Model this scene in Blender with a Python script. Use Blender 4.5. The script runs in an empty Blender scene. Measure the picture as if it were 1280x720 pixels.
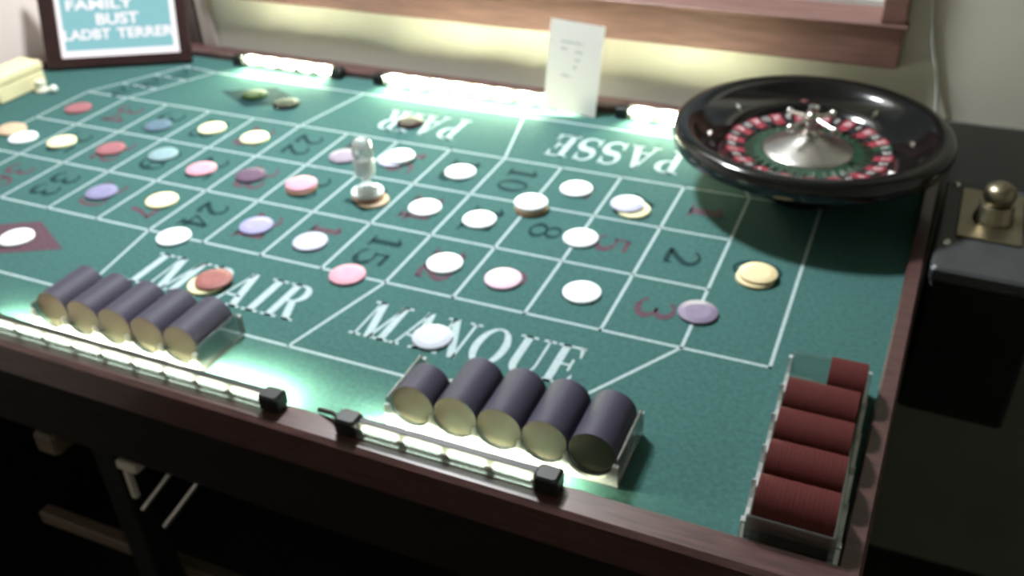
import bpy, math, random
from mathutils import Vector, Matrix
random.seed(7)
SC = bpy.context.scene
COL = SC.collection
PI = math.pi

# ------------------------------------------------------------------ camera, light, exposure
cam_data = bpy.data.cameras.new('camera')
cam = bpy.data.objects.new('camera', cam_data)
COL.objects.link(cam)
cam_data.sensor_width = 36.0
cam_data.lens = 36.0 * 1171.5 / 1280.0
cam_data.clip_start = 0.02
_r = Vector((0.91768477, 0.39588025, -0.0336674))
_u = Vector((-0.19446406, 0.52144218, 0.83083198))
_b = Vector((0.34646557, -0.75589475, 0.55550403))
cam.matrix_world = Matrix(((_r.x, _u.x, _b.x, 0.1485), (_r.y, _u.y, _b.y, -0.70076),
                           (_r.z, _u.z, _b.z, 0.54243), (0, 0, 0, 1)))
SC.camera = cam
cam_data.dof.use_dof = True            # soft phone-video focus: sharpest close to the lens
cam_data.dof.focus_distance = 0.46
cam_data.dof.aperture_fstop = 9.0

world = bpy.data.worlds.new('world')
SC.world = world
world.use_nodes = True
world.node_tree.nodes['Background'].inputs[0].default_value = (0.80, 0.88, 0.90, 1)
world.node_tree.nodes['Background'].inputs[1].default_value = 0.46

def area_light(name, loc, target, size, power, color):
    d = bpy.data.lights.new(name, 'AREA')
    d.shape = 'DISK'; d.size = size; d.energy = power; d.color = color
    o = bpy.data.objects.new(name, d); COL.objects.link(o)
    o.location = loc
    o.rotation_euler = (Vector(target) - Vector(loc)).to_track_quat('-Z', 'Y').to_euler()
    return o
area_light('room_lamp', (-0.55, 0.36, 1.02), (-0.50, 0.20, 0.0), 0.15, 26.5, (0.93, 0.97, 1.0))

SC.view_settings.view_transform = 'Standard'
SC.view_settings.look = 'None'
SC.view_settings.exposure = 0.0
SC.view_settings.gamma = 1.0
SC.view_settings.use_curve_mapping = False

# ------------------------------------------------------------------ materials
MATS = {}
def mat(name, col, rough=0.5, metal=0.0, var=0.10, scale=40.0, coat=0.0, bump=0.0, spec=0.5,
        stretch=None, emit=0.0, sheen=0.0):
    if name in MATS: return MATS[name]
    m = bpy.data.materials.new(name); m.use_nodes = True
    nt = m.node_tree; b = nt.nodes['Principled BSDF']
    b.inputs['Roughness'].default_value = rough
    b.inputs['Metallic'].default_value = metal
    b.inputs['Coat Weight'].default_value = coat
    b.inputs['Coat Roughness'].default_value = 0.08
    b.inputs['Specular IOR Level'].default_value = spec
    if sheen:
        b.inputs['Sheen Weight'].default_value = sheen
    tc = nt.nodes.new('ShaderNodeTexCoord')
    mp = nt.nodes.new('ShaderNodeMapping')
    if stretch: mp.inputs['Scale'].default_value = stretch
    nz = nt.nodes.new('ShaderNodeTexNoise'); nz.inputs['Scale'].default_value = scale
    nz.inputs['Detail'].default_value = 4
    cr = nt.nodes.new('ShaderNodeValToRGB')
    lo = [c * (1 - var) for c in col]; hi = [min(1, c * (1 + var)) for c in col]
    cr.color_ramp.elements[0].position = 0.3; cr.color_ramp.elements[0].color = (*lo, 1)
    cr.color_ramp.elements[1].position = 0.7; cr.color_ramp.elements[1].color = (*hi, 1)
    nt.links.new(tc.outputs['Object'], mp.inputs['Vector'])
    nt.links.new(mp.outputs['Vector'], nz.inputs['Vector'])
    nt.links.new(nz.outputs['Fac'], cr.inputs['Fac'])
    nt.links.new(cr.outputs['Color'], b.inputs['Base Color'])
    if bump:
        bp = nt.nodes.new('ShaderNodeBump'); bp.inputs['Strength'].default_value = bump
        bp.inputs['Distance'].default_value = 0.001
        nt.links.new(nz.outputs['Fac'], bp.inputs['Height'])
        nt.links.new(bp.outputs['Normal'], b.inputs['Normal'])
    if emit:
        nt.links.new(cr.outputs['Color'], b.inputs['Emission Color'])
        b.inputs['Emission Strength'].default_value = emit
    MATS[name] = m
    return m

def clear_mat(name, tint, gloss=0.12, rough=0.05, frost=0.0):
    m = bpy.data.materials.new(name); m.use_nodes = True
    nt = m.node_tree; nt.nodes.clear()
    out = nt.nodes.new('ShaderNodeOutputMaterial')
    tr = nt.nodes.new('ShaderNodeBsdfTransparent'); tr.inputs[0].default_value = (*tint, 1)
    gl = nt.nodes.new('ShaderNodeBsdfGlossy'); gl.inputs['Roughness'].default_value = rough
    df = nt.nodes.new('ShaderNodeBsdfDiffuse'); df.inputs[0].default_value = (0.92, 0.95, 0.95, 1)
    lw = nt.nodes.new('ShaderNodeLayerWeight'); lw.inputs[0].default_value = 0.35
    nz = nt.nodes.new('ShaderNodeTexNoise'); nz.inputs['Scale'].default_value = 60
    mt = nt.nodes.new('ShaderNodeMath'); mt.operation = 'MULTIPLY_ADD'
    mt.inputs[1].default_value = 0.75; mt.inputs[2].default_value = gloss
    nt.links.new(lw.outputs['Fresnel'], mt.inputs[0])
    mx = nt.nodes.new('ShaderNodeMixShader'); mx2 = nt.nodes.new('ShaderNodeMixShader')
    mf = nt.nodes.new('ShaderNodeMath'); mf.operation = 'MULTIPLY'; mf.inputs[1].default_value = 2 * frost
    nt.links.new(nz.outputs['Fac'], mf.inputs[0])
    nt.links.new(mf.outputs[0], mx2.inputs[0])
    nt.links.new(tr.outputs[0], mx2.inputs[1]); nt.links.new(df.outputs[0], mx2.inputs[2])
    nt.links.new(mt.outputs[0], mx.inputs[0])
    nt.links.new(mx2.outputs[0], mx.inputs[1]); nt.links.new(gl.outputs[0], mx.inputs[2])
    nt.links.new(mx.outputs[0], out.inputs[0])
    MATS[name] = m
    return m

def emit_mat(name, col, s):
    m = bpy.data.materials.new(name); m.use_nodes = True
    nt = m.node_tree; nt.nodes.clear()
    out = nt.nodes.new('ShaderNodeOutputMaterial'); e = nt.nodes.new('ShaderNodeEmission')
    e.inputs[0].default_value = (*col, 1); e.inputs[1].default_value = s
    nt.links.new(e.outputs[0], out.inputs[0])
    MATS[name] = m
    return m

FELT = mat('green_felt', (0.048, 0.118, 0.110), 0.95, var=0.16, scale=220, bump=0.35, spec=0.06)
PRINT_WHITE = mat('white_print', (0.36, 0.45, 0.46), 0.9, var=0.15, scale=300, spec=0.1)
PRINT_BLACK = mat('black_print', (0.012, 0.038, 0.040), 0.9, var=0.2, scale=300, spec=0.1)
PRINT_RED = mat('red_print', (0.098, 0.056, 0.072), 0.9, var=0.2, scale=300, spec=0.1)
RAIL = mat('rail_wood', (0.080, 0.038, 0.036), 0.32, var=0.35, scale=30, coat=0.35, stretch=(1, 12, 12))
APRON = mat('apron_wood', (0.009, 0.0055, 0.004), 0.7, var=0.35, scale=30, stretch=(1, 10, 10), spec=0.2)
WALL = mat('cream_wall_paint', (0.68, 0.66, 0.57), 0.9, var=0.04, scale=6, bump=0.1, spec=0.2)
WALL_W = mat('warm_wall_paint', (0.80, 0.71, 0.65), 0.9, var=0.04, scale=6, bump=0.1, spec=0.2)
WALL_SHADE = mat('painted_wall_shade', (0.115, 0.118, 0.10), 0.85, var=0.08, scale=8, spec=0.2)  # dark tone that paints shade onto the lower wall
FLOORM = mat('dark_floor', (0.006, 0.007, 0.0055), 0.8, var=0.25, scale=9, spec=0.3)
CEIL = mat('ceiling_paint', (0.5, 0.5, 0.48), 0.95, var=0.03, scale=5)
FRAMEW = mat('window_wood', (0.170, 0.085, 0.070), 0.5, var=0.22, scale=16, stretch=(1, 8, 8), coat=0.15)
BLACKGLOSS = mat('black_gloss_lacquer', (0.003, 0.003, 0.0035), 0.14, var=0.1, coat=0.15)
BLACKMATT = mat('black_matt', (0.006, 0.006, 0.006), 0.7, var=0.2, spec=0.25)
BLACKPL = mat('black_plastic', (0.008, 0.009, 0.009), 0.45, var=0.15, spec=0.35)
CHROME = mat('chrome', (0.80, 0.78, 0.76), 0.13, 1.0, var=0.04)
SILVER = mat('brushed_silver', (0.62, 0.60, 0.58), 0.28, 1.0, var=0.08, scale=90)
STEEL = mat('dark_steel', (0.050, 0.055, 0.057), 0.5, 0.2, var=0.12)
BRASS = mat('brass', (0.30, 0.265, 0.185), 0.38, 1.0, var=0.08)
WGREEN = mat('wheel_green', (0.010, 0.045, 0.022), 0.4, var=0.15, coat=0.3)
WRED = mat('wheel_red', (0.27, 0.032, 0.050), 0.4, var=0.15, coat=0.3)
WBLACK = mat('wheel_black', (0.008, 0.008, 0.009), 0.4, var=0.15, coat=0.3)
WWHITE = mat('wheel_white', (0.70, 0.66, 0.64), 0.6, var=0.05)
ACRYL = clear_mat('clear_acrylic', (0.90, 0.96, 0.94), 0.10, 0.08, 0.03)
ACRYL_EDGE = clear_mat('polished_acrylic_edge', (0.85, 0.94, 0.92), 0.18, 0.10, 0.5)
GLASS = clear_mat('clear_crystal', (0.95, 0.98, 0.98), 0.10, 0.08, 0.22)
LED_M = emit_mat('led_light', (0.98, 1.0, 0.68), 6500.0)
LED_D = emit_mat('led_light_soft', (0.90, 1.0, 0.84), 9.0)
LED_F = emit_mat('led_light_far', (1.0, 1.0, 0.68), 620.0)
SCREEN_W = emit_mat('screen_white', (1.0, 0.95, 0.98), 1.15)
SCREEN_T = emit_mat('screen_teal', (0.30, 0.62, 0.66), 1.0)
SIGNW = mat('sign_frame_wood', (0.022, 0.006, 0.007), 0.4, var=0.25, scale=25, coat=0.2)
def paper_mat():
    m = bpy.data.materials.new('white_card'); m.use_nodes = True
    nt = m.node_tree; nt.nodes.clear()
    out = nt.nodes.new('ShaderNodeOutputMaterial'); d = nt.nodes.new('ShaderNodeBsdfDiffuse'); t = nt.nodes.new('ShaderNodeBsdfTranslucent')
    nz = nt.nodes.new('ShaderNodeTexNoise'); nz.inputs['Scale'].default_value = 200
    cr = nt.nodes.new('ShaderNodeValToRGB')
    cr.color_ramp.elements[0].color = (0.86, 0.85, 0.82, 1); cr.color_ramp.elements[1].color = (0.90, 0.89, 0.87, 1)
    nt.links.new(nz.outputs['Fac'], cr.inputs['Fac'])
    for b in (d, t): nt.links.new(cr.outputs['Color'], b.inputs[0])
    mx = nt.nodes.new('ShaderNodeMixShader'); mx.inputs[0].default_value = 0.30
    nt.links.new(d.outputs[0], mx.inputs[1]); nt.links.new(t.outputs[0], mx.inputs[2]); nt.links.new(mx.outputs[0], out.inputs[0])
    return m
PAPER = paper_mat()
INK = mat('faded_ink', (0.52, 0.53, 0.53), 0.9, var=0.1)
CREAM = mat('cream_cardboard', (0.76, 0.69, 0.42), 0.7, var=0.06, scale=25)
IVORY = mat('ivory_plastic', (0.74, 0.72, 0.58), 0.4, var=0.04)
CABLEW = mat('pale_cable', (0.55, 0.56, 0.52), 0.5, var=0.05)
PALEWOOD = mat('pale_brown_wood', (0.12, 0.085, 0.062), 0.6, var=0.2, scale=30, stretch=(1, 9, 9))
SHADEM = mat('grey_trim_paint', (0.36, 0.31, 0.27), 0.7, var=0.06, scale=12)

CHIPC = {
    'white': (0.78, 0.82, 0.86), 'lilac': (0.47, 0.47, 0.60), 'pale_pink': (0.68, 0.46, 0.57),
    'pink': (0.56, 0.27, 0.34), 'red': (0.28, 0.105, 0.12), 'cream': (0.80, 0.74, 0.46),
    'blue_grey': (0.10, 0.15, 0.20), 'teal_grey': (0.20, 0.30, 0.33), 'lavender': (0.28, 0.265, 0.46),
    'violet': (0.20, 0.19, 0.32), 'plum': (0.115, 0.075, 0.115), 'mauve': (0.26, 0.22, 0.28),
    'charcoal': (0.006, 0.008, 0.0075), 'maroon': (0.020, 0.008, 0.012), 'olive': (0.016, 0.036, 0.010),
    'brown': (0.30, 0.17, 0.11), 'tan': (0.52, 0.38, 0.26), 'navy': (0.046, 0.041, 0.066),
    'rollred': (0.088, 0.024, 0.022), 'purple': (0.20, 0.165, 0.24), 'ochre': (0.70, 0.58, 0.34),
    'silver': (0.43, 0.46, 0.52), 'redbrown': (0.27, 0.10, 0.09),
}
def chipmat(c): return mat('chip_' + c, CHIPC[c], 0.6, var=0.05, scale=60, spec=0.3 if max(CHIPC[c]) > .2 or c == 'navy' else 0.04)
def edgemat(c):
    k = CHIPC[c]
    return mat('chip_inlay_' + c, tuple(min(0.9, v * 1.05 + 0.001) for v in k), 0.6, var=0.08, scale=160, spec=0.3 if max(k) > .2 else 0.04)

# ------------------------------------------------------------------ mesh builder
class MB:
    def __init__(s): s.v = []; s.f = []
    def add(s, vs, fs, M=None):
        o = len(s.v)
        for p in vs:
            p = Vector(p)
            s.v.append(tuple(M @ p) if M is not None else tuple(p))
        for f in fs: s.f.append(tuple(i + o for i in f))
        return s
    def box(s, x0, x1, y0, y1, z0, z1, M=None, bev=0.0):
        if bev <= 0:
            vs = [(x, y, z) for z in (z0, z1) for x, y in ((x0, y0), (x1, y0), (x1, y1), (x0, y1))]
            fs = [(3, 2, 1, 0), (4, 5, 6, 7), (0, 1, 5, 4), (1, 2, 6, 5), (2, 3, 7, 6), (3, 0, 4, 7)]
            return s.add(vs, fs, M)
        b = bev
        rings = [(z0, b), (z0 + b, 0), (z1 - b, 0), (z1, b)]
        vs = []
        for z, i in rings:
            X0, X1, Y0, Y1 = x0 + i, x1 - i, y0 + i, y1 - i
            c = b
            vs += [(X0 + c, Y0, z), (X1 - c, Y0, z), (X1, Y0 + c, z), (X1, Y1 - c, z), (X1 - c, Y1, z), (X0 + c, Y1, z), (X0, Y1 - c, z), (X0, Y0 + c, z)]
        fs = [tuple(range(7, -1, -1)), tuple(range(24, 32))]
        for k in range(3):
            for i in range(8):
                j = (i + 1) % 8
                fs.append((k * 8 + i, k * 8 + j, k * 8 + 8 + j, k * 8 + 8 + i))
        return s.add(vs, fs, M)
    def lathe(s, prof, n=48, M=None, a0=0.0, a1=2 * PI, closed=False):
        full = abs(a1 - a0 - 2 * PI) < 1e-6
        m = n if full else n + 1
        vs = []
        for r, z in prof:
            for i in range(m):
                a = a0 + (a1 - a0) * i / n
                vs.append((r * math.cos(a), r * math.sin(a), z))
        fs = []
        np_ = len(prof)
        for k in range(np_ - 1 if not closed else np_):
            k2 = (k + 1) % np_
            for i in range(n):
                j = (i + 1) % m
                fs.append((k * m + i, k * m + j, k2 * m + j, k2 * m + i))
        if full and not closed:
            if prof[0][0] > 1e-6: fs.append(tuple(range(m - 1, -1, -1)))
            if prof[-1][0] > 1e-6: fs.append(tuple((np_ - 1) * m + i for i in range(m)))
        if not full and closed:
            fs.append(tuple(k * m for k in range(np_)))
            fs.append(tuple(k * m + n for k in range(np_ - 1, -1, -1)))
        return s.add(vs, fs, M)
    def tube(s, pts, r, n=8):
        pts = [Vector(p) for p in pts]
        vs = []; fs = []
        for i, p in enumerate(pts):
            t = (pts[min(i + 1, len(pts) - 1)] - pts[max(i - 1, 0)]).normalized()
            up = Vector((0, 0, 1)) if abs(t.z) < 0.9 else Vector((1, 0, 0))
            a = t.cross(up).normalized(); b = a.cross(t)
            for k in range(n):
                q = 2 * PI * k / n
                vs.append(p + (a * math.cos(q) + b * math.sin(q)) * r)
        for i in range(len(pts) - 1):
            for k in range(n):
                j = (k + 1) % n
                fs.append((i * n + k, i * n + j, i * n + n + j, i * n + n + k))
        fs.append(tuple(range(n - 1, -1, -1))); fs.append(tuple((len(pts) - 1) * n + k for k in range(n)))
        return s.add(vs, fs)
    def prism(s, poly, z0, z1, M=None):
        n = len(poly)
        ar = sum(poly[i][0] * poly[(i + 1) % n][1] - poly[(i + 1) % n][0] * poly[i][1] for i in range(n))
        if ar < 0: poly = poly[::-1]
        vs = [(x, y, z0) for x, y in poly] + [(x, y, z1) for x, y in poly]
        fs = [tuple(range(n - 1, -1, -1)), tuple(range(n, 2 * n))]
        for i in range(n):
            j = (i + 1) % n
            fs.append((i, j, n + j, n + i))
        return s.add(vs, fs, M)
    def mesh(s, name, m, smooth=0.0):
        me = bpy.data.meshes.new(name); me.from_pydata(s.v, [], s.f); me.update()
        me.materials.append(m)
        if smooth:
            for p in me.polygons: p.use_smooth = True
            me.set_sharp_from_angle(angle=math.radians(smooth))
        return me
    def build(s, name, m, parent=None, smooth=0.0, loc=None):
        return put(name, s.mesh(name, m, smooth), parent, loc)

def put(name, me, parent=None, loc=None):
    o = bpy.data.objects.new(name, me); COL.objects.link(o)
    if parent is not None: o.parent = parent
    if loc is not None: o.location = loc
    return o
def tag(o, label=None, cat=None, group=None, kind=None):
    if label: o['label'] = label
    if cat: o['category'] = cat
    if group: o['group'] = group
    if kind: o['kind'] = kind
    return o
def thing(name, label, cat, loc=(0, 0, 0), rz=0.0, group=None):
    o = bpy.data.objects.new(name, None); COL.objects.link(o)
    o.empty_display_size = 0.03
    o.location = loc; o.rotation_euler = (0, 0, rz)
    return tag(o, label, cat, group)
def struct(o, label=None): return tag(o, label, None, None, 'structure')

# ------------------------------------------------------------------ stroke lettering (serif) and numerals
def arc(cx, cy, rx, ry, a0, a1, n=14):
    return [(cx + rx * math.cos(math.radians(a0 + (a1 - a0) * i / n)), cy + ry * math.sin(math.radians(a0 + (a1 - a0) * i / n))) for i in range(n + 1)]
def ring(cx, cy, rx, ry, tx, ty, a0, a1, n=16):
    o = arc(cx, cy, rx, ry, a0, a1, n); i = arc(cx, cy, rx - tx, ry - ty, a0, a1, n)
    return [[o[k], o[k + 1], i[k + 1], i[k]] for k in range(n)]
def stroke(pts, ws):
    if not isinstance(ws, (list, tuple)): ws = [ws] * len(pts)
    L = []; R = []
    for i, p in enumerate(pts):
        a = pts[max(i - 1, 0)]; b = pts[min(i + 1, len(pts) - 1)]
        dx, dy = b[0] - a[0], b[1] - a[1]; l = math.hypot(dx, dy) or 1
        nx, ny = -dy / l, dx / l; w = ws[i] / 2
        L.append((p[0] + nx * w, p[1] + ny * w)); R.append((p[0] - nx * w, p[1] - ny * w))
    return [[L[i], L[i + 1], R[i + 1], R[i]] for i in range(len(pts) - 1)]
def rect(x0, x1, y0, y1): return [[(x0, y0), (x1, y0), (x1, y1), (x0, y1)]]
def diag(xa, xb, w, y0=0.0, y1=1.0): return [[(xa, y0), (xa + w, y0), (xb + w, y1), (xb, y1)]]
SF = 0.055
def glyph(c):
    if c == 'I': return 0.44, rect(.12, .32, 0, 1) + rect(0, .44, 0, SF) + rect(0, .44, 1 - SF, 1)
    if c == 'M': return 1.06, rect(.13, .19, 0, 1) + diag(.42, .13, .20) + diag(.50, .80, .08) + rect(.76, .95, 0, 1) + rect(0, .32, 0, SF) + rect(.64, 1.06, 0, SF) + rect(0, .3, 1 - SF, 1) + rect(.78, 1.06, 1 - SF, 1)
    if c == 'P': return .72, rect(.11, .30, 0, 1) + rect(0, .42, 0, SF) + rect(0, .4, 1 - SF, 1) + rect(.30, .4, .46, .52) + ring(.40, .73, .32, .27, .19, .06, -90, 90)
    if c == 'A': return .84, diag(.07, .37, .07) + diag(.58, .32, .20) + rect(.2, .6, .28, .34) + rect(-.02, .24, 0, SF) + rect(.48, .86, 0, SF)
    if c == 'R': return .82, rect(.11, .30, 0, 1) + rect(0, .42, 0, SF) + rect(0, .4, 1 - SF, 1) + rect(.30, .4, .48, .54) + ring(.40, .74, .30, .26, .18, .06, -90, 90) + diag(.58, .34, .20, 0, .5) + rect(.56, .86, 0, SF)
    if c == 'N': return .90, rect(.13, .20, 0, 1) + diag(.60, .10, .20) + rect(.70, .77, 0, 1) + rect(0, .32, 0, SF) + rect(0, .26, 1 - SF, 1) + rect(.58, .9, 1 - SF, 1)
    if c == 'Q': return .88, ring(.43, .5, .43, .52, .19, .05, 0, 360, 30) + stroke([(.40, .10), (.52, -.04), (.66, -.16), (.86, -.12)], [.06, .14, .14, .05])
    if c == 'U': return .88, rect(.12, .31, .32, 1) + rect(.70, .76, .32, 1) + ring(.44, .32, .32, .34, .19, .06, 180, 270) + ring(.44, .32, .32, .34, .06, .06, 270, 360) + rect(0, .43, 1 - SF, 1) + rect(.58, .88, 1 - SF, 1)
    if c == 'E': return .76, rect(.11, .30, 0, 1) + rect(0, .70, 0, SF) + rect(0, .68, 1 - SF, 1) + rect(.3, .5, .48, .53) + rect(.49, .55, .36, .66) + stroke([(.60, .03), (.66, .28)], [.14, .03]) + stroke([(.60, .97), (.65, .72)], [.12, .03])
    if c == 'S':
        p = arc(.32, .75, .24, .24, 20, 250, 14) + arc(.34, .27, .27, .25, 70, -160, 16)
        n = len(p); w = [.07 + .15 * math.exp(-((i - n * .5) / (n * .2)) ** 2) for i in range(n)]
        return .66, stroke(p, w) + rect(.52, .58, .70, 1) + rect(.05, .11, 0, .32)
    if c == 'D': return .84, rect(.11, .30, 0, 1) + rect(0, .42, 0, SF) + rect(0, .42, 1 - SF, 1) + ring(.40, .5, .42, .5, .2, .06, -90, 90)
    if c == '0': return .66, ring(.33, .5, .33, .52, .16, .08, 0, 360, 26)
    if c == '1': return .46, rect(.15, .33, 0, 1) + rect(.02, .46, 0, .07) + stroke([(.02, .80), (.2, .96)], [.07, .1])
    if c == '2':
        p = arc(.33, .72, .25, .25, 165, -35, 14) + [(.36, .34), (.12, .10)]
        return .66, stroke(p, [.08] * 5 + [.12] * 3 + [.16] * 9) + stroke([(.04, .09), (.34, .08), (.62, .10)], [.14, .17, .15]) + rect(.58, .64, .05, .28)
    if c == '3':
        return .66, stroke(arc(.30, .74, .25, .23, 160, -90, 14), [.09] * 5 + [.16] * 7 + [.09] * 3) + stroke(arc(.29, .27, .30, .25, 90, -160, 16), [.09] * 4 + [.17] * 9 + [.09] * 4)
    if c == '4': return .70, rect(.38, .56, 0, 1) + stroke([(.05, .30), (.44, .96)], .08) + rect(.02, .70, .24, .33) + rect(.28, .68, 0, .06)
    if c == '5':
        return .64, rect(.1, .56, .86, 1) + rect(.1, .17, .5, .96) + stroke(arc(.29, .30, .29, .28, 130, -160, 18), [.08] * 5 + [.17] * 9 + [.08] * 5)
    if c == '6': return .66, ring(.34, .31, .31, .32, .15, .07, 0, 360, 24) + stroke(arc(.50, .40, .43, .58, 180, 70, 12), [.15] * 8 + [.09] * 5)
    if c == '7': return .62, rect(.04, .60, .84, 1) + stroke([(.56, .92), (.34, .45), (.26, 0)], [.09, .15, .2]) + rect(.04, .1, .7, 1)
    if c == '8': return .64, ring(.32, .75, .26, .26, .12, .07, 0, 360, 22) + ring(.32, .27, .31, .28, .14, .07, 0, 360, 24)
    if c == '9': return .66, ring(.32, .69, .31, .32, .15, .07, 0, 360, 24) + stroke(arc(.16, .60, .43, .58, 0, -110, 12), [.15] * 8 + [.09] * 5)
    return .3, []
def lettering(mb, text, M, height, width=None, gap=0.10, z=0.0002):
    """flat letters, laid from the local origin along +x, standing along +y"""
    x = 0; items = []
    for c in text:
        w, polys = glyph(c); items.append((x, polys)); x += w + gap
    total = x - gap
    sx = (width / total) if width else height
    for x0, polys in items:
        for pg in polys:
            vs = [((x0 + px) * sx, py * height, z) for px, py in pg]
            n = len(vs)
            ar = sum(vs[i][0] * vs[(i + 1) % n][1] - vs[(i + 1) % n][0] * vs[i][1] for i in range(n))
            if ar < 0: vs = vs[::-1]
            mb.add(vs, [tuple(range(n))], M)
    return total * sx
def place(x, y, z=0.0, rz=0.0): return Matrix.Translation((x, y, z)) @ Matrix.Rotation(rz, 4, 'Z')

# ------------------------------------------------------------------ room
FL, CZ = -0.76, 1.75
WY = 0.556
XL, XR, YB = -1.27, 1.5, -2.3
struct(MB().box(XL - .1, XR + .1, YB - .1, WY + .12, FL - .05, FL).build('floor', FLOORM), 'dark floor around and below the table')
struct(MB().box(XL - .1, XR + .1, YB - .1, WY + .12, CZ, CZ + .05).build('ceiling', CEIL), 'plain ceiling')
struct(MB().box(XL - .1, XL, YB, WY, FL, CZ).build('wall_left', WALL_W), 'warm pale wall beyond the left end of the table')
struct(MB().box(XR, XR + .1, YB, WY, FL, CZ).build('wall_right', WALL), 'pale wall on the right')
struct(MB().box(XL, XR, YB - .1, YB, FL, CZ).build('wall_front', WALL), 'pale wall behind the viewer')
# back wall with its window opening
WX0, WX1, WZ0, WZ1 = -0.92, 0.102, 0.150, 0.56
w = MB()
w.box(XL - .1, WX0, WY, WY + .1, FL, CZ); w.box(WX1, XR + .1, WY, WY + .1, FL, CZ)
w.box(WX0, WX1, WY, WY + .1, FL, WZ0); w.box(WX0, WX1, WY, WY + .1, WZ1, CZ)
struct(w.build('wall_back', WALL), 'cream wall behind the table below the window')
win = bpy.data.objects.new('window_1', None); COL.objects.link(win); struct(win, 'window with a wide brown wooden frame above the far rail')
win.location = (0, WY, 0)
MB().box(WX0 - .05, .131, -.016, 0.0, .0935, .146, bev=.002).build('bottom_rail', FRAMEW, win)
MB().box(WX0 - .05, .134, -.020, .09, .146, .1505, bev=.001).build('sill_ledge', FRAMEW, win)
MB().box(.100, .131, -.016, 0.0, .1505, WZ1 + .01, bev=.002).build('jamb', FRAMEW, win)
MB().box(WX0 - .04, WX0, -.016, 0.0, .1505, WZ1 + .01, bev=.002).build('jamb', FRAMEW, win)
MB().box(WX0 - .05, .134, -.016, 0.0, WZ1 + .01, WZ1 + .06, bev=.002).build('head_rail', FRAMEW, win)
sh = MB().box(WX0, WX1, .055, .085, .1505, .158); sh.box(WX0, WX1, .055, .085, WZ1 - .03, WZ1)
sh.build('sash', mat('grey_sash_paint', (0.42, 0.43, 0.41), 0.6, var=0.05), win)
MB().box(WX0, WX1, .068, .071, .158, WZ1 - .03).build('pane', clear_mat('window_glass', (0.92, 0.96, 0.95), 0.03, 0.02, 0.05), win)
struct(MB().box(.12, XR, WY - .006, WY, FL, .030, bev=.001).build('wall_shade_panel', WALL_SHADE), 'lower wall right of the table, darkened with painted shade')  # thin panel, its dark colour stands in for shade below table height
struct(MB().box(-1.000, -.968, WY - .008, WY, FL, CZ, bev=.003).build('trim_2', SHADEM), 'narrow grey upright trim beside the glowing sign')
struct(MB().box(-1.040, -1.004, WY - .012, WY, FL, CZ, bev=.003).build('trim_3', mat('dark_trim', (0.05, 0.035, 0.03), 0.6, var=0.2)), 'dark upright trim in the corner behind the glowing sign')
cab = MB().tube([(.150, WY - .004, .32), (.154, WY - .004, .182), (.165, WY - .0045, .130), (.182, WY - .004, .074), (.190, WY - .0105, .026), (.192, WY - .0105, -.2)], .0022)
tag(cab.build('cable', CABLEW, smooth=60), 'thin pale cable hanging down the wall right of the window', 'cable')

# ------------------------------------------------------------------ table
table = thing('roulette_table', 'long roulette table with green felt layout and dark wooden rail', 'table')
NL, NR, FR, FLc = (-1.185, -.204), (.168, -.216), (.194, .502), (-1.185, .502)
def grow(d):
    e = d * .52                                  # the right rail is narrower
    return [(NL[0] - d, NL[1] - d), (NR[0] + e, NR[1] - d), (FR[0] + e, FR[1] + d), (FLc[0] - d, FLc[1] + d)]
inner, outer = grow(0), grow(.031)
MB().prism(grow(.003), -.003, 0).build('felt', FELT, table)
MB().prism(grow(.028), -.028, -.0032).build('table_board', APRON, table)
def rail(i, j):
    a, b, c, d = inner[i], inner[j], outer[j], outer[i]
    m = MB()
    def lerp(p, q, t): return (p[0] + (q[0] - p[0]) * t, p[1] + (q[1] - p[1]) * t)
    A = [(0, 0), (0, .009), (.12, .0125), (.85, .0125), (1, .009), (1, -.026), (.2, -.026), (.2, 0)]
    vs = [(*lerp(a, d, t), z) for t, z in A] + [(*lerp(b, c, t), z) for t, z in A]
    n = len(A)
    fs = [(k, (k + 1) % n, n + (k + 1) % n, n + k) for k in range(n)] + [tuple(range(n - 1, -1, -1)), tuple(range(n, 2 * n))]
    m.add(vs, fs); return m
for i, j in ((0, 1), (1, 2), (2, 3), (3, 0)): rail(i, j).build('rail', RAIL, table)
ap = grow(.026); ai = grow(.008)
for i, j in ((0, 1), (1, 2), (2, 3), (3, 0)):
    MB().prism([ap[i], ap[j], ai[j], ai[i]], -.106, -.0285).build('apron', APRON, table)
for x in (-.575, .02):
    for y in (-.185, .42):
        MB().box(x - .018, x + .018, y - .018, y + .018, FL, -.0285, bev=.003).build('leg', BLACKMATT, table)
MB().box(-1.150, -1.135, -.18, .47, FL, -.0285, bev=.002).build('added_end_blackout', APRON, table)  # added board, hides the lamplit left wall so the underside stays black
MB().box(-1.13, .15, .470, .482, FL, -.0285, bev=.002).build('added_back_blackout', APRON, table)  # added board closing the back, keeps the space underneath dark
for y in (-.160, .400):
    MB().box(-.80, .06, y - .006, y + .012, -.392, -.372, bev=.002).build('stretcher', PALEWOOD, table)
MB().box(-.672, -.640, -.21, -.17, -.180, -.150, bev=.004).build('hinge_block', PALEWOOD, table)
br = MB().box(-.548, -.520, -.212, -.19, -.160, -.148, bev=.002); br.box(-.540, -.534, -.212, -.206, -.20, -.160)
br.build('bracket', mat('pale_metal', (0.62, 0.55, 0.50), 0.45, var=0.08), table)
MB().tube([(-.545, -.20, -.232), (-.49, -.15, -.150)], .0035).build('brace', SILVER, table, smooth=50)
MB().tube([(-.520, -.20, -.250), (-.465, -.15, -.168)], .0035).build('brace', SILVER, table, smooth=50)

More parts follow.
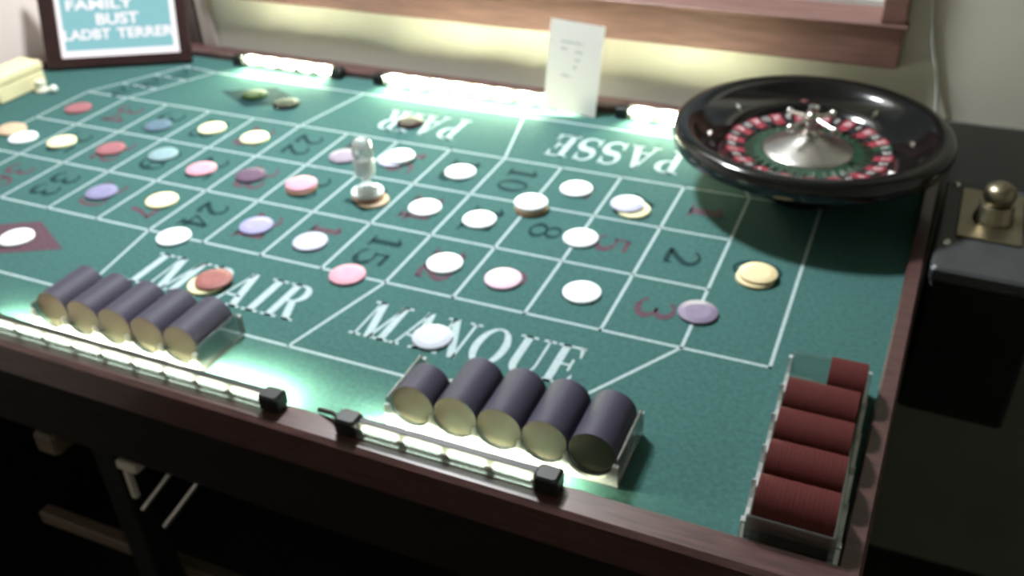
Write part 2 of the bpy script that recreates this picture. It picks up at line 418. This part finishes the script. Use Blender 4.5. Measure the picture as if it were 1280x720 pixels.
# printed layout -----------------------------------------------------------------
U, V = .080, .105
def uv(u, v): return (-u * U, v * V)
lines = MB()
def line(p, q, w=.0033):
    p, q = Vector((*p, 0)), Vector((*q, 0)); d = (q - p).normalized(); n = Vector((-d.y, d.x, 0)) * w / 2
    p = p - d * w / 2; q = q + d * w / 2
    z = Vector((0, 0, .00025))
    lines.add([p - n + z, q - n + z, q + n + z, p + n + z], [(0, 1, 2, 3)])
for v in (0, 3): line(uv(-1.03, v), uv(13 if v == 3 else 13, v))
for v in (1, 2): line(uv(0, v), uv(13, v))
for u in range(0, 14): line(uv(u, 0), uv(u, 3))
line(uv(-1.03, 0), uv(-1.03, 3))
bot, top = -1.25, 4.28
for u, ub, ut in ((0, 1.04, .92), (4, 4.41, 4.36), (8, 7.72, 7.68), (12, 11.2, 11.2)):
    line(uv(u, 0), uv(ub, bot)); line(uv(u, 3), uv(ut, top))
line(uv(1.04, bot), uv(11.2, bot)); line(uv(.92, top), uv(11.2, top))
for s, e in ((3, top), (0, bot)):
    line(uv(13, s), uv(12.0, e + (.1 if s else -.1)))
    for t in (1 / 3, 2 / 3, 1):
        a = uv(12 - .8 * t, s + (e - s) * t); b = uv(13 - 1.0 * t, s + (e - s) * t + (.06 if s else -.06) * t)
        line(a, b)
lines.build('printed_lines', PRINT_WHITE, table)
def word(text, x, y, h, width, rz=0.0, gap=.10, m=PRINT_WHITE, name='printed_word'):
    mb = MB(); lettering(mb, text, place(x, y, 0, rz), h, width, gap, .0003); mb.build(name, m, table)
word('IMPAIR', -.590, -.0955, .060, .214, gap=.09)
word('MANQUE', -.310, -.0915, .058, .232, gap=.06)
word('PASSE', -.098, .410, .066, .182, PI, gap=.10)
word('PAIR', -.412, .410, .066, .128, PI, gap=.10)
REDS = {1, 3, 5, 7, 9, 12, 14, 16, 18, 19, 21, 23, 25, 27, 30, 32, 34, 36}
mk = MB()
for n in range(1, 37):
    k = (n - 1) // 3; row = (3 - n) % 3          # row 0 is nearest the camera
    cx, cy = uv(k + .5, row + .5)
    t = str(n); h = .038; wd = .034 if len(t) == 1 else .062
    M = place(cx - h / 2, cy + wd / 2, 0, -PI / 2)
    nm = MB(); lettering(nm, t, M, h, wd, .14, .0003)
    nm.build('printed_number', PRINT_RED if n in REDS else PRINT_BLACK, table)
nm = MB(); lettering(nm, '0', place(.040 - .025, 1.5 * V + .02, 0, -PI / 2), .05, .04, .1, .0003)
nm.build('printed_number', PRINT_BLACK, table)
for k, t in enumerate(('12P', '12M', '12D')):
    f = (k + .5) / 3
    for x, y, r in ((12.5 - .9 * f, 3 + 1.3 * f, -.2), (12.5 - .9 * f, -1.27 * f, .2)):
        cx, cy = uv(x, y)
        nm = MB(); lettering(nm, t, place(cx - .008, cy + .028, 0, -PI / 2 + r), .026, .05, .12, .0003)
        nm.build('printed_dozen', PRINT_BLACK, table)
def diamond(c, m, name):
    x, y = uv(*c)
    MB().add([(x - .075, y, .0003), (x, y - .040, .0003), (x + .075, y, .0003), (x, y + .040, .0003)], [(0, 1, 2, 3)]).build(name, m, table)
diamond((9.75, -.66), PRINT_RED, 'red_diamond'); diamond((9.5, 3.68), PRINT_BLACK, 'black_diamond')

# ------------------------------------------------------------------ light bars
def light_bar(x0, x1, y, z, near, label, wire=None):
    t = thing('light_bar', label, 'light bar', ((x0 + x1) / 2, y, z), 0, 'clip-on light bars along the table rails')
    L = (x1 - x0) / 2
    n = max(4, round((x1 - x0) / .036)); p = 2 * L / n
    MB().box(-L, L, -.006, .002, 0, .0018).build('base_strip', BLACKPL, t)
    if near:      # opaque channel over the lamps, open downwards to the felt and towards the viewer
        ch = MB().box(-L, L, -.0008, .0052, .0122, .0134); ch.box(-L, L, .0042, .0052, .0083, .0122)
        ch.build('channel', BLACKPL, t)
        MB().box(-L, L, -.0008, -.0002, .0018, .0120).build('reflector', IVORY, t)
        MB().box(-L, L, -.0070, -.0062, .0018, .0110).build('clear_cover', ACRYL, t)
        fm = MB().box(-p * .44, p * .44, -.0010, .0010, -.0015, .0015, bev=.0005).mesh('led', LED_M)
        bm = MB().box(-p * .40, p * .40, -.0010, .0010, -.0030, .0030, bev=.0006).mesh('led', LED_D)
        for k in range(n):
            x = -L + p * (k + .5)
            put('led', fm, t, (x, .0016, .0105)); put('led', bm, t, (x, -.0024, .0066))
    else:
        MB().box(-L, L, .0022, .0050, .0018, .0176).build('channel', BLACKPL, t)
        fm = MB().lathe([(p * .47 * math.sin(PI * i / 8), -p * .47 * math.cos(PI * i / 8)) for i in range(9)], 12,
                        Matrix.Diagonal((1, .10, .42, 1)) @ Matrix.Rotation(PI / 2, 4, 'Y')).mesh('led', LED_F, 60)
        for k in range(n):
            put('led', fm, t, (-L + p * (k + .5), -.0002, .0102))
        MB().box(-L, L, -.0060, -.0054, .0018, .0180).build('clear_cover', ACRYL, t)
    for e in (-1, 1):
        MB().box(e * L - .010 + e * .010, e * L + .010 + e * .010, -.009, .009, 0, .0165, bev=.002).build('end_cap', BLACKPL, t)
    if wire:
        MB().tube([(e[0] - t.location.x, e[1] - y, e[2] - z) for e in wire], .0022).build('wire', BLACKPL, t, smooth=60)
RT = .0126
light_bar(-.640, -.312, -.2215, RT, True, 'glowing light bar on the near rail in front of the left rack of navy chips')
light_bar(-.214, -.056, -.2235, RT, True, 'glowing light bar on the near rail in front of the middle rack of navy chips',
          [(-.232, -.2235, RT + .008), (-.245, -.216, RT + .006), (-.262, -.212, RT + .0015)])
light_bar(-.868, -.698, .4935, .0005, False, 'glowing light bar against the far rail nearest the glowing sign')
light_bar(-.600, -.276, .4935, .0005, False, 'long glowing light bar against the far rail running behind the white card')
light_bar(-.205, -.060, .4935, .0005, False, 'glowing light bar against the far rail just left of the roulette wheel')

# ------------------------------------------------------------------ chips
CR, CH = .0197, .0034
def chip_mesh(c):
    b = .0005
    return MB().lathe([(CR - .0006, 0), (CR, b), (CR, CH - b), (CR - .0006, CH)], 40).mesh('chip_body', chipmat(c), 40)
def inlay_mesh(c):
    return MB().lathe([(.0128, CH), (.0128, CH + .00012)], 32).mesh('inlay', edgemat(c), 40)
BODY, INLAY = {}, {}
def chip(c, x, y, label, z=.0004, group=None, inlay=None, tilt=None):
    if c not in BODY: BODY[c] = chip_mesh(c)
    ic = inlay or c
    if ic not in INLAY: INLAY[ic] = inlay_mesh(ic)
    t = thing('chip', label, 'chip', (x, y, z), random.uniform(0, 6), group or 'loose chips on the felt layout')
    if tilt: t.rotation_euler = (tilt[0], tilt[1], 0)
    put('chip_body', BODY[c], t); put('inlay', INLAY[ic], t)
    return t
NEAR, MID, FAR = 'near row of numbers', 'middle row of numbers', 'far row of numbers'
LOOSE = [
    ('red', -1.000, .255, 'dull red chip in the farthest left box of the ' + FAR),
    ('blue_grey', -.836, .243, 'blue grey chip in the %s, left of the two cream chips' % FAR),
    ('cream', -.754, .262, 'cream chip in the %s, left one of the cream pair' % FAR),
    ('cream', -.675, .255, 'cream chip in the %s, right one of the cream pair' % FAR),
    ('cream', -.930, .153, 'cream chip in the %s beside the leaning brown chip' % MID),
    ('red', -.845, .158, 'dull red chip in the %s left of the grey teal chip' % MID),
    ('teal_grey', -.762, .168, 'grey teal chip in the ' + MID),
    ('pink', -.683, .150, 'rose red chip in the %s right of the grey teal chip' % MID),
    ('plum', -.609, .157, 'dark plum chip in the ' + MID),
    ('violet', -.762, .053, 'violet blue chip in the %s right of black 33' % NEAR),
    ('cream', -.673, .062, 'cream chip in the %s left of black 24' % NEAR),
    ('white', -.598, -.005, 'white chip on the line below black 24 above the word IMPAIR'),
    ('lavender', -.522, .050, 'lavender blue chip in the %s right of black 24' % NEAR),
    ('lilac', -.441, .041, 'pale lilac chip in the %s left of black 15' % NEAR),
    ('mauve', -.524, .246, 'mauve chip half hidden behind the crystal marker'),
    ('white', -.356, .256, 'white chip in the %s left of black 10' % FAR),
    ('white', -.355, .157, 'white chip in the %s just right of the crystal marker' % MID),
    ('white', -.281, .153, 'white chip in the %s left of the stack topped white' % MID),
    ('white', -.201, .263, 'white chip in the %s between black 10 and the offset pair' % FAR),
    ('white', -.156, .154, 'white chip on the line between black 8 and red 5'),
    ('white', -.276, .053, 'white chip in the %s right of black 15' % NEAR),
    ('pale_pink', -.204, .047, 'pale pink chip in the %s left of an ivory white chip' % NEAR),
    ('white', -.118, .052, 'ivory white chip in the %s left of red 3' % NEAR),
    ('pink', -.364, -.004, 'pink chip on the line below black 15'),
    ('silver', -.227, -.071, 'silver grey chip lying on the letters A and N of MANQUE'),
    ('purple', .001, .059, 'greyish purple chip on the zero line beside red 3'),
    ('white', -.774, -.071, 'white chip on the red diamond at the left frame edge'),
    ('charcoal', -.703, .372, 'charcoal chip beside the black diamond in front of the far light bar'),
    ('maroon', -.492, .373, 'dark maroon chip lying on the word PAIR'),
    ('olive', -.772, .386, 'olive green chip on the black diamond beside the charcoal chip'),
]
for c, x, y, lab in LOOSE: chip(c, x, y, lab)
ST = CH + .0003
def stack(items):
    for k, (c, x, y, lab) in enumerate(items): chip(c, x, y, lab, .0004 + k * ST)
stack([('ochre', .041, .140, 'lower ochre chip of the pair in the zero box'), ('ochre', .043, .144, 'upper pale ochre chip of the pair in the zero box')])
stack([('lilac', -.456, .258, 'lower lilac chip of the pair right of the crystal marker'), ('white', -.449, .265, 'upper bluish white chip of the offset pair right of the crystal marker')])
stack([('brown', -.5265, .150, 'lower brown chip under the pink chip left of the crystal marker'), ('pink', -.528, .153, 'pink chip on top of a brown chip left of the crystal marker')])
stack([('brown', -.234, .198, 'bottom brown chip of the stack under black 10'), ('tan', -.2345, .199, 'middle tan chip of the stack under black 10'), ('white', -.235, .200, 'white chip on top of the stack under black 10')])
stack([('cream', -.120, .236, 'lower cream chip of the pair left of the zero box'), ('lilac', -.129, .241, 'upper lilac white chip of the offset pair left of the zero box')])
stack([('cream', -.497, -.073, 'lower cream chip of the pair on the word IMPAIR'), ('redbrown', -.491, -.067, 'upper red chip of the pair lying on the word IMPAIR')])
stack([('tan', -.424, .152, 'bottom tan chip sticking out below the crystal marker'), ('brown', -.432, .155, 'middle brown chip below the crystal marker'), ('white', -.434, .158, 'top white chip carrying the crystal marker')])
stack([('white', -.995, .145, 'white chip at the left frame edge under the leaning brown chip')])
chip('tan', -1.033, .160, 'brownish chip leaning on a white chip at the left frame edge', .0012, tilt=(0, .115))
# crystal marker
mk_ = thing('crystal_marker', 'clear crystal win marker standing on a small stack of chips', 'marker', (-.434, .158, .0004 + 3 * ST))
MB().lathe([(0, 0.0002), (.0125, .0002), (.0135, .0012), (.0135, .003), (.0085, .006), (.0058, .011), (.0058, .016), (.0088, .020)], 36).build('foot', GLASS, mk_, 45)
MB().lathe([(.0088, .020), (.0122, .023), (.0128, .030), (.0125, .040), (.0108, .043)], 36).build('body', mat('milky_crystal', (0.90, 0.94, 0.94), 0.2, var=0.04), mk_, 45)
MB().lathe([(.0108, .0432), (.0126, .047), (.0128, .055), (.0110, .063), (.0070, .0685), (0, .0705)], 36).build('head', GLASS, mk_, 45)

# ------------------------------------------------------------------ chip racks
RR = .0195
rollchip = {}
FACEC = {'navy': (0.008, 0.0075, 0.004), 'rollred': (0.10, 0.025, 0.022)}
def roll_mesh(c):
    if c not in rollchip:
        me = MB().lathe([(RR - .00015, -.00166), (RR, -.00152), (RR, .00152), (RR - .00015, .00166)], 28).mesh('chip', chipmat(c), 30)
        me.materials.append(mat('chip_face_' + c, FACEC[c], 0.6, var=0.2, scale=90, spec=0.2))
        for p in me.polygons:
            if len(p.vertices) > 4: p.material_index = 1
        rollchip[c] = me
    return rollchip[c]
def roll(c, centre, axis, n, label, group):
    """n chips standing on edge side by side"""
    ax = Vector(axis).normalized(); me = roll_mesh(c); q = ax.to_track_quat('Z', 'Y')
    for k in range(n):
        o = put('chip', me); o.rotation_mode = 'QUATERNION'; o.rotation_quaternion = q
        jx = Vector((random.uniform(-.00012, .00012), random.uniform(-.00012, .00012), 0))
        jx -= ax * jx.dot(ax)
        o.location = Vector(centre) + ax * (k - (n - 1) / 2) * .00335 + jx
        tag(o, label, 'chip', group)
def rack(loc, rz, n, pitch, depth, label, group=None):
    """clear tray: scalloped end plates, base plate, side plates; n troughs across x"""
    t = thing('chip_rack', label, 'chip rack', loc, rz, 'clear acrylic chip racks')
    W = n * pitch / 2 + .004; D = depth / 2
    MB().box(-W, W, -D, D, .0004, .0030, bev=.0008).build('base_plate', ACRYL, t)
    for s in (-1, 1):
        pts = [(-W, .0032)]
        pts.append((-W, .024))
        for k in range(n):
            cx = (k - (n - 1) / 2) * pitch
            for a in range(0, 9):
                th = PI + PI * a / 8
                pts.append((cx + (RR + .0003) * math.cos(th) * .98, max(.0045, .0250 + (RR + .0004) * math.sin(th))) if 0 < a < 8 else (cx + (RR + .0003) * math.cos(th) * .98, .0245))
        pts.append((W, .024)); pts.append((W, .0032))
        m = MB(); nn = len(pts)
        y0, y1 = (s * (D - .0032), s * D)
        if y0 > y1: y0, y1 = y1, y0
        # split into columns so the scalloped outline is exact
        top_ = pts[1:-1]
        for a, b in zip(top_[:-1], top_[1:]):
            if abs(b[0] - a[0]) < 1e-6: continue
            m.add([(a[0], y0, .0032), (b[0], y0, .0032), (b[0], y0, b[1]), (a[0], y0, a[1]),
                   (a[0], y1, .0032), (b[0], y1, .0032), (b[0], y1, b[1]), (a[0], y1, a[1])],
                  [(0, 1, 2, 3), (7, 6, 5, 4), (3, 2, 6, 7), (1, 0, 4, 5)])
        m.build('end_plate', ACRYL_EDGE, t)
    for s in (-1, 1):
        x0, x1 = sorted((s * W, s * (W - .003)))
        MB().box(x0, x1, -D + .0034, D - .0034, .0032, .030, bev=.0008).build('side_plate', ACRYL, t)
    return t
PT = .0398
# left rack
rack((-.506, -.165, 0), 0.0, 5, PT, .068, 'clear chip rack holding five navy rolls at the left of the near rail')
names5 = ['leftmost', 'second', 'middle', 'fourth', 'rightmost']
for k in range(5):
    roll('navy', (-.506 + (k - 2) * PT, -.164, .0250), (0, 1, 0), 16, 'dark navy chip on edge in the %s roll of the left rack' % names5[k], 'navy chips in the %s roll of the left rack' % names5[k])
# middle rack
rack((-.103, -.161, 0), 0.0, 5, PT, .070, 'clear chip rack holding five navy rolls below the word MANQUE')
for k in range(5):
    n = 10 if k == 0 else 17
    roll('navy', (-.103 + (k - 2) * PT, -.172 if k == 0 else -.160, .0250), (0, 1, 0), n, 'dark navy chip on edge in the %s roll of the rack below MANQUE' % (names5[k] if k else 'short leftmost'), 'navy chips in the %s roll of the middle rack' % names5[k])
# right rack, troughs run across
rack((.133, -.110, 0), PI / 2, 5, PT, .070, 'clear chip rack of dark red rolls in the near right corner')
rn = ['nearest', 'second nearest', 'middle', 'fourth nearest', 'short farthest']
for k in range(5):
    n = 17 if k < 4 else 9
    roll('rollred', (.133 if k < 4 else .149, -.110 + (k - 2) * PT, .0250), (1, 0, 0), n, 'dark red chip on edge in the %s roll of the right rack' % rn[k], 'dark red chips in the %s roll of the right rack' % rn[k])

# ------------------------------------------------------------------ roulette wheel
wh = thing('roulette_wheel', 'black glossy roulette wheel with silver turret at the far right corner', 'roulette wheel', (.054, .353, .0006))
MB().lathe([(.044, 0), (.047, .001), (.053, .009), (.068, .019), (.090, .030), (.113, .041), (.134, .053), (.150, .0625), (.1562, .0660), (.1500, .0662), (.092, .036), (0, .036)], 96).build('bowl_underside', mat('black_satin', (0.004, 0.004, 0.004), 0.5, var=0.1, spec=0.15), wh, 50)
MB().lathe([(0, .0375), (.093, .0375), (.1562, .0664), (.1580, .074), (.1565, .082), (.152, .0868), (.145, .0880), (.137, .0855), (.131, .0795), (.127, .076), (.112, .066), (.097, .060),
            (.0955, .056), (.0955, .050), (.09, .046), (0, .046)], 96).build('bowl', BLACKGLOSS, wh, 50)
EURO = [0, 32, 15, 19, 4, 21, 2, 25, 17, 34, 6, 27, 13, 36, 11, 30, 8, 23, 10, 5, 24, 16, 33, 1, 20, 14, 31, 9, 22, 18, 29, 7, 28, 12, 35, 3, 26]
seg = 2 * PI / 37
pk = {}
for c, m in (('red', WRED), ('black', WBLACK), ('green', WGREEN)):
    pk[c] = MB().lathe([(.0735, .0550), (.0948, .0590), (.0948, .0550), (.0735, .0510)], 4, None, -seg * .47, seg * .47, True).mesh('number_pocket', m)
nb = MB()
for k, n in enumerate(EURO):
    a = k * seg + .3
    o = put('number_pocket', pk['green' if n == 0 else 'red' if n in REDS else 'black'], wh); o.rotation_euler = (0, 0, a)
    t = str(n); h = .0085; wd = .0045 if len(t) == 1 else .0085
    M = Matrix.Rotation(a, 4, 'Z') @ Matrix.Translation((.0830, 0, .0572)) @ Matrix.Rotation(-math.atan(.004 / .0213), 4, 'Y') @ Matrix.Rotation(-PI / 2, 4, 'Z') @ Matrix.Translation((-wd / 2, 0, 0))
    lettering(nb, t, M, h, wd, .14, 0)
nb.build('wheel_numbers', WWHITE, wh)
MB().lathe([(.0730, .0470), (.0730, .0515), (.0710, .0515), (.0530, .0545), (.0530, .0470)], 64, None, 0, 2 * PI, True).build('green_cone', WGREEN, wh, 40)
fr = MB()
for k in range(37): fr.box(.062, .0730, -.0005, .0005, .0522, .0562, Matrix.Rotation(k * seg + .3 + seg / 2, 4, 'Z'))
fr.build('frets', SILVER, wh)
MB().lathe([(.0525, .0510), (.0525, .0550), (.0510, .0565), (.045, .0590), (.030, .0655), (.016, .0710), (.010, .0750)], 64).build('silver_dome', SILVER, wh, 50)
tur = MB().lathe([(.0100, .0642), (.0075, .068), (.0060, .074), (.0085, .079), (.0100, .083), (.0085, .0875), (.0050, .0900), (.0070, .0930), (.0060, .0975), (0, .0990)], 32)
turret = tur.build('turret', CHROME, wh, 50, (0, 0, .011))
for k in range(4):
    a = k * PI / 2 + .95
    m = MB().tube([(.006, 0, .083), (.024, 0, .0805), (.032, 0, .0795)], .0026, 10)
    m.lathe([(0, -.0048), (.0034, -.0034), (.0048, 0), (.0034, .0034), (0, .0048)], 14, Matrix.Translation((.034, 0, .0793)))
    o = m.build('handle', CHROME, turret, 60); o.rotation_euler = (0, 0, a)
dm = MB().add([(-.007, 0, 0), (0, -.0035, .0003), (.007, 0, 0), (0, .0035, .0003), (0, 0, .0042)], [(0, 1, 4), (1, 2, 4), (2, 3, 4), (3, 0, 4), (3, 2, 1, 0)]).mesh('deflector', CHROME)
for k in range(8):
    a = k * PI / 4 + .2
    o = put('deflector', dm, wh)
    o.matrix_local = Matrix.Rotation(a, 4, 'Z') @ Matrix.Translation((.1140, 0, .0680)) @ Matrix.Rotation(-.66, 4, 'Y') @ Matrix.Rotation(0 if k % 2 else PI / 2, 4, 'Z')

# ------------------------------------------------------------------ drop box at the right end
db = thing('drop_box', 'black cash drop box with brass slot plate hung on the right end of table', 'drop box', (.2600, .295, 0), -.036)
MB().box(-.051, .056, -.100, .104, -.168, .001, bev=.004).build('box_body', BLACKMATT, db)
MB().box(-.052, .057, -.101, .105, .0012, .0190, bev=.003).build('collar', STEEL, db)
MB().box(-.034, .030, -.030, .085, .0192, .0222, bev=.001).build('brass_plate', BRASS, db)
MB().box(-.003, .003, .052, .080, .0224, .0228).build('slot', BLACKMATT, db)
MB().lathe([(.0205, .0224), (.0205, .026), (.0185, .030), (.0175, .040), (.0160, .042)], 40, Matrix.Translation((0, .018, 0))).build('plunger_base', BRASS, db, 45)
MB().lathe([(.0130, .0422), (.0150, .046), (.0165, .053), (.0150, .060), (.0090, .0645), (0, .066)], 40, Matrix.Translation((0, .018, 0))).build('knob', BRASS, db, 50)
sc_ = MB().lathe([(0, .0192), (.0042, .0192), (.0036, .0215), (.0015, .0228), (0, .0230)], 16)
for x, y in ((-.041, -.046), (.041, -.046), (-.041, .094), (.041, .094)):
    put('screw', sc_.mesh('screw', CHROME, 60), db, (x, y, 0))

# ------------------------------------------------------------------ glowing sign at the far left corner
A = Vector((-1.173, .3635, .0036)); ang = .48
sg = thing('sign', 'glowing sign with white lettering on teal in a dark red frame', 'sign', A, ang)
lean = Matrix.Rotation(-math.radians(22.5), 4, 'X')
SH = .155
f = MB()
f.box(0, .238, -.004, .008, .0, .016, lean, .001)
f.build('bottom_frame', SIGNW, sg)
MB().box(0, .026, -.004, .008, .0161, SH, lean, .001).build('side_frame', SIGNW, sg)
MB().box(.2204, .238, -.004, .008, .0161, SH, lean, .001).build('side_frame', SIGNW, sg)
MB().box(0, .238, -.004, .008, SH + .0001, SH + .018, lean, .001).build('top_frame', SIGNW, sg)
MB().box(0.0262, .2202, 0, .006, .0163, SH - .0002, lean).build('screen', SCREEN_W, sg)
MB().box(.034, .211, -.0006, -.0001, .0270, SH - .012, lean).build('teal_field', SCREEN_T, sg)
def sign_word(text, x0, x1, z0, z1):
    cu = bpy.data.curves.new('sign_word', 'FONT'); cu.body = text; cu.size = 1; cu.offset = .03
    tmp = bpy.data.objects.new('tmp', cu); COL.objects.link(tmp)
    bpy.context.view_layer.update()
    me = bpy.data.meshes.new_from_object(tmp.evaluated_get(bpy.context.evaluated_depsgraph_get()))
    bpy.data.objects.remove(tmp)
    xs = [v.co.x for v in me.vertices]; ys = [v.co.y for v in me.vertices]
    mx, Mx, my, My = min(xs), max(xs), min(ys), max(ys)
    for v in me.vertices:
        v.co = lean @ Vector((x0 + (v.co.x - mx) / (Mx - mx) * (x1 - x0), -.0010, z0 + (v.co.y - my) / (My - my) * (z1 - z0)))
    me.materials.clear(); me.materials.append(SCREEN_W)
    put('sign_word', me, sg)
sign_word('LADBT', .034, .111, .0440, .0605)
sign_word('TERRER', .121, .214, .0440, .0605)
sign_word('BUST', .090, .160, .0665, .0850)
sign_word('FAMILY', .044, .154, .0915, .1080)
MB().box(.05, .13, .0150, .050, -.0030, .004, None, .001).build('stand', SIGNW, sg)

# ------------------------------------------------------------------ white card
cd = thing('card', 'white paper card with faint writing leaning on the far light bar', 'card', (-.291, .4770, .0004))
L2 = Matrix.Rotation(-math.radians(7.0), 4, 'X') @ Matrix.Rotation(math.radians(3.5), 4, 'Y')
MB().box(-.0395, .0395, 0, .0006, .0025, .130, L2).build('sheet', PAPER, cd)
ink = MB()
rnd = random.Random(3)
def scrib(x0, x1, z):
    x = x0
    while x < x1:
        wd = rnd.uniform(.0015, .004); h = rnd.uniform(.0018, .0035)
        ink.box(x, min(x + wd, x1), -.00025, -.0001, z, z + h, L2); x += wd + rnd.uniform(.0008, .002)
scrib(-.022, .012, .100); scrib(-.020, -.011, .090); scrib(.000, .011, .088); scrib(.001, .009, .077); scrib(.000, .005, .066); scrib(-.018, -.002, .053)
ink.build('handwriting', INK, cd)

# ------------------------------------------------------------------ cream box and small pieces at the left end
cb = thing('cream_box', 'cream cardboard box standing on the left end of the felt', 'box', (-1.150, .268, .0004), math.radians(-2))
MB().box(-.022, .022, -.040, .050, 0, .026, None, .002).build('box_body', CREAM, cb)
MB().box(-.0235, .0235, -.0415, .0515, .0262, .041, None, .003).build('lid', CREAM, cb)
iv = thing('ivory_stopper', 'small ivory knob beside the right corner of the cream box', 'knob', (-1.112, .292, .0004))
MB().lathe([(0, 0), (.010, 0), (.011, .002), (.009, .006), (.007, .009), (.009, .013), (.007, .018), (0, .020)], 28).build('knob_body', IVORY, iv, 50)
ball = MB().lathe([(.0063 * math.sin(PI * i / 14), .0064 - .0063 * math.cos(PI * i / 14)) for i in range(15)], 24).build('roulette_ball', mat('white_ball', (0.85, 0.86, 0.82), 0.2, var=0.02), None, 60, (-1.088, .294, .0004))
tag(ball, 'tiny white roulette ball right of the ivory knob', 'ball')
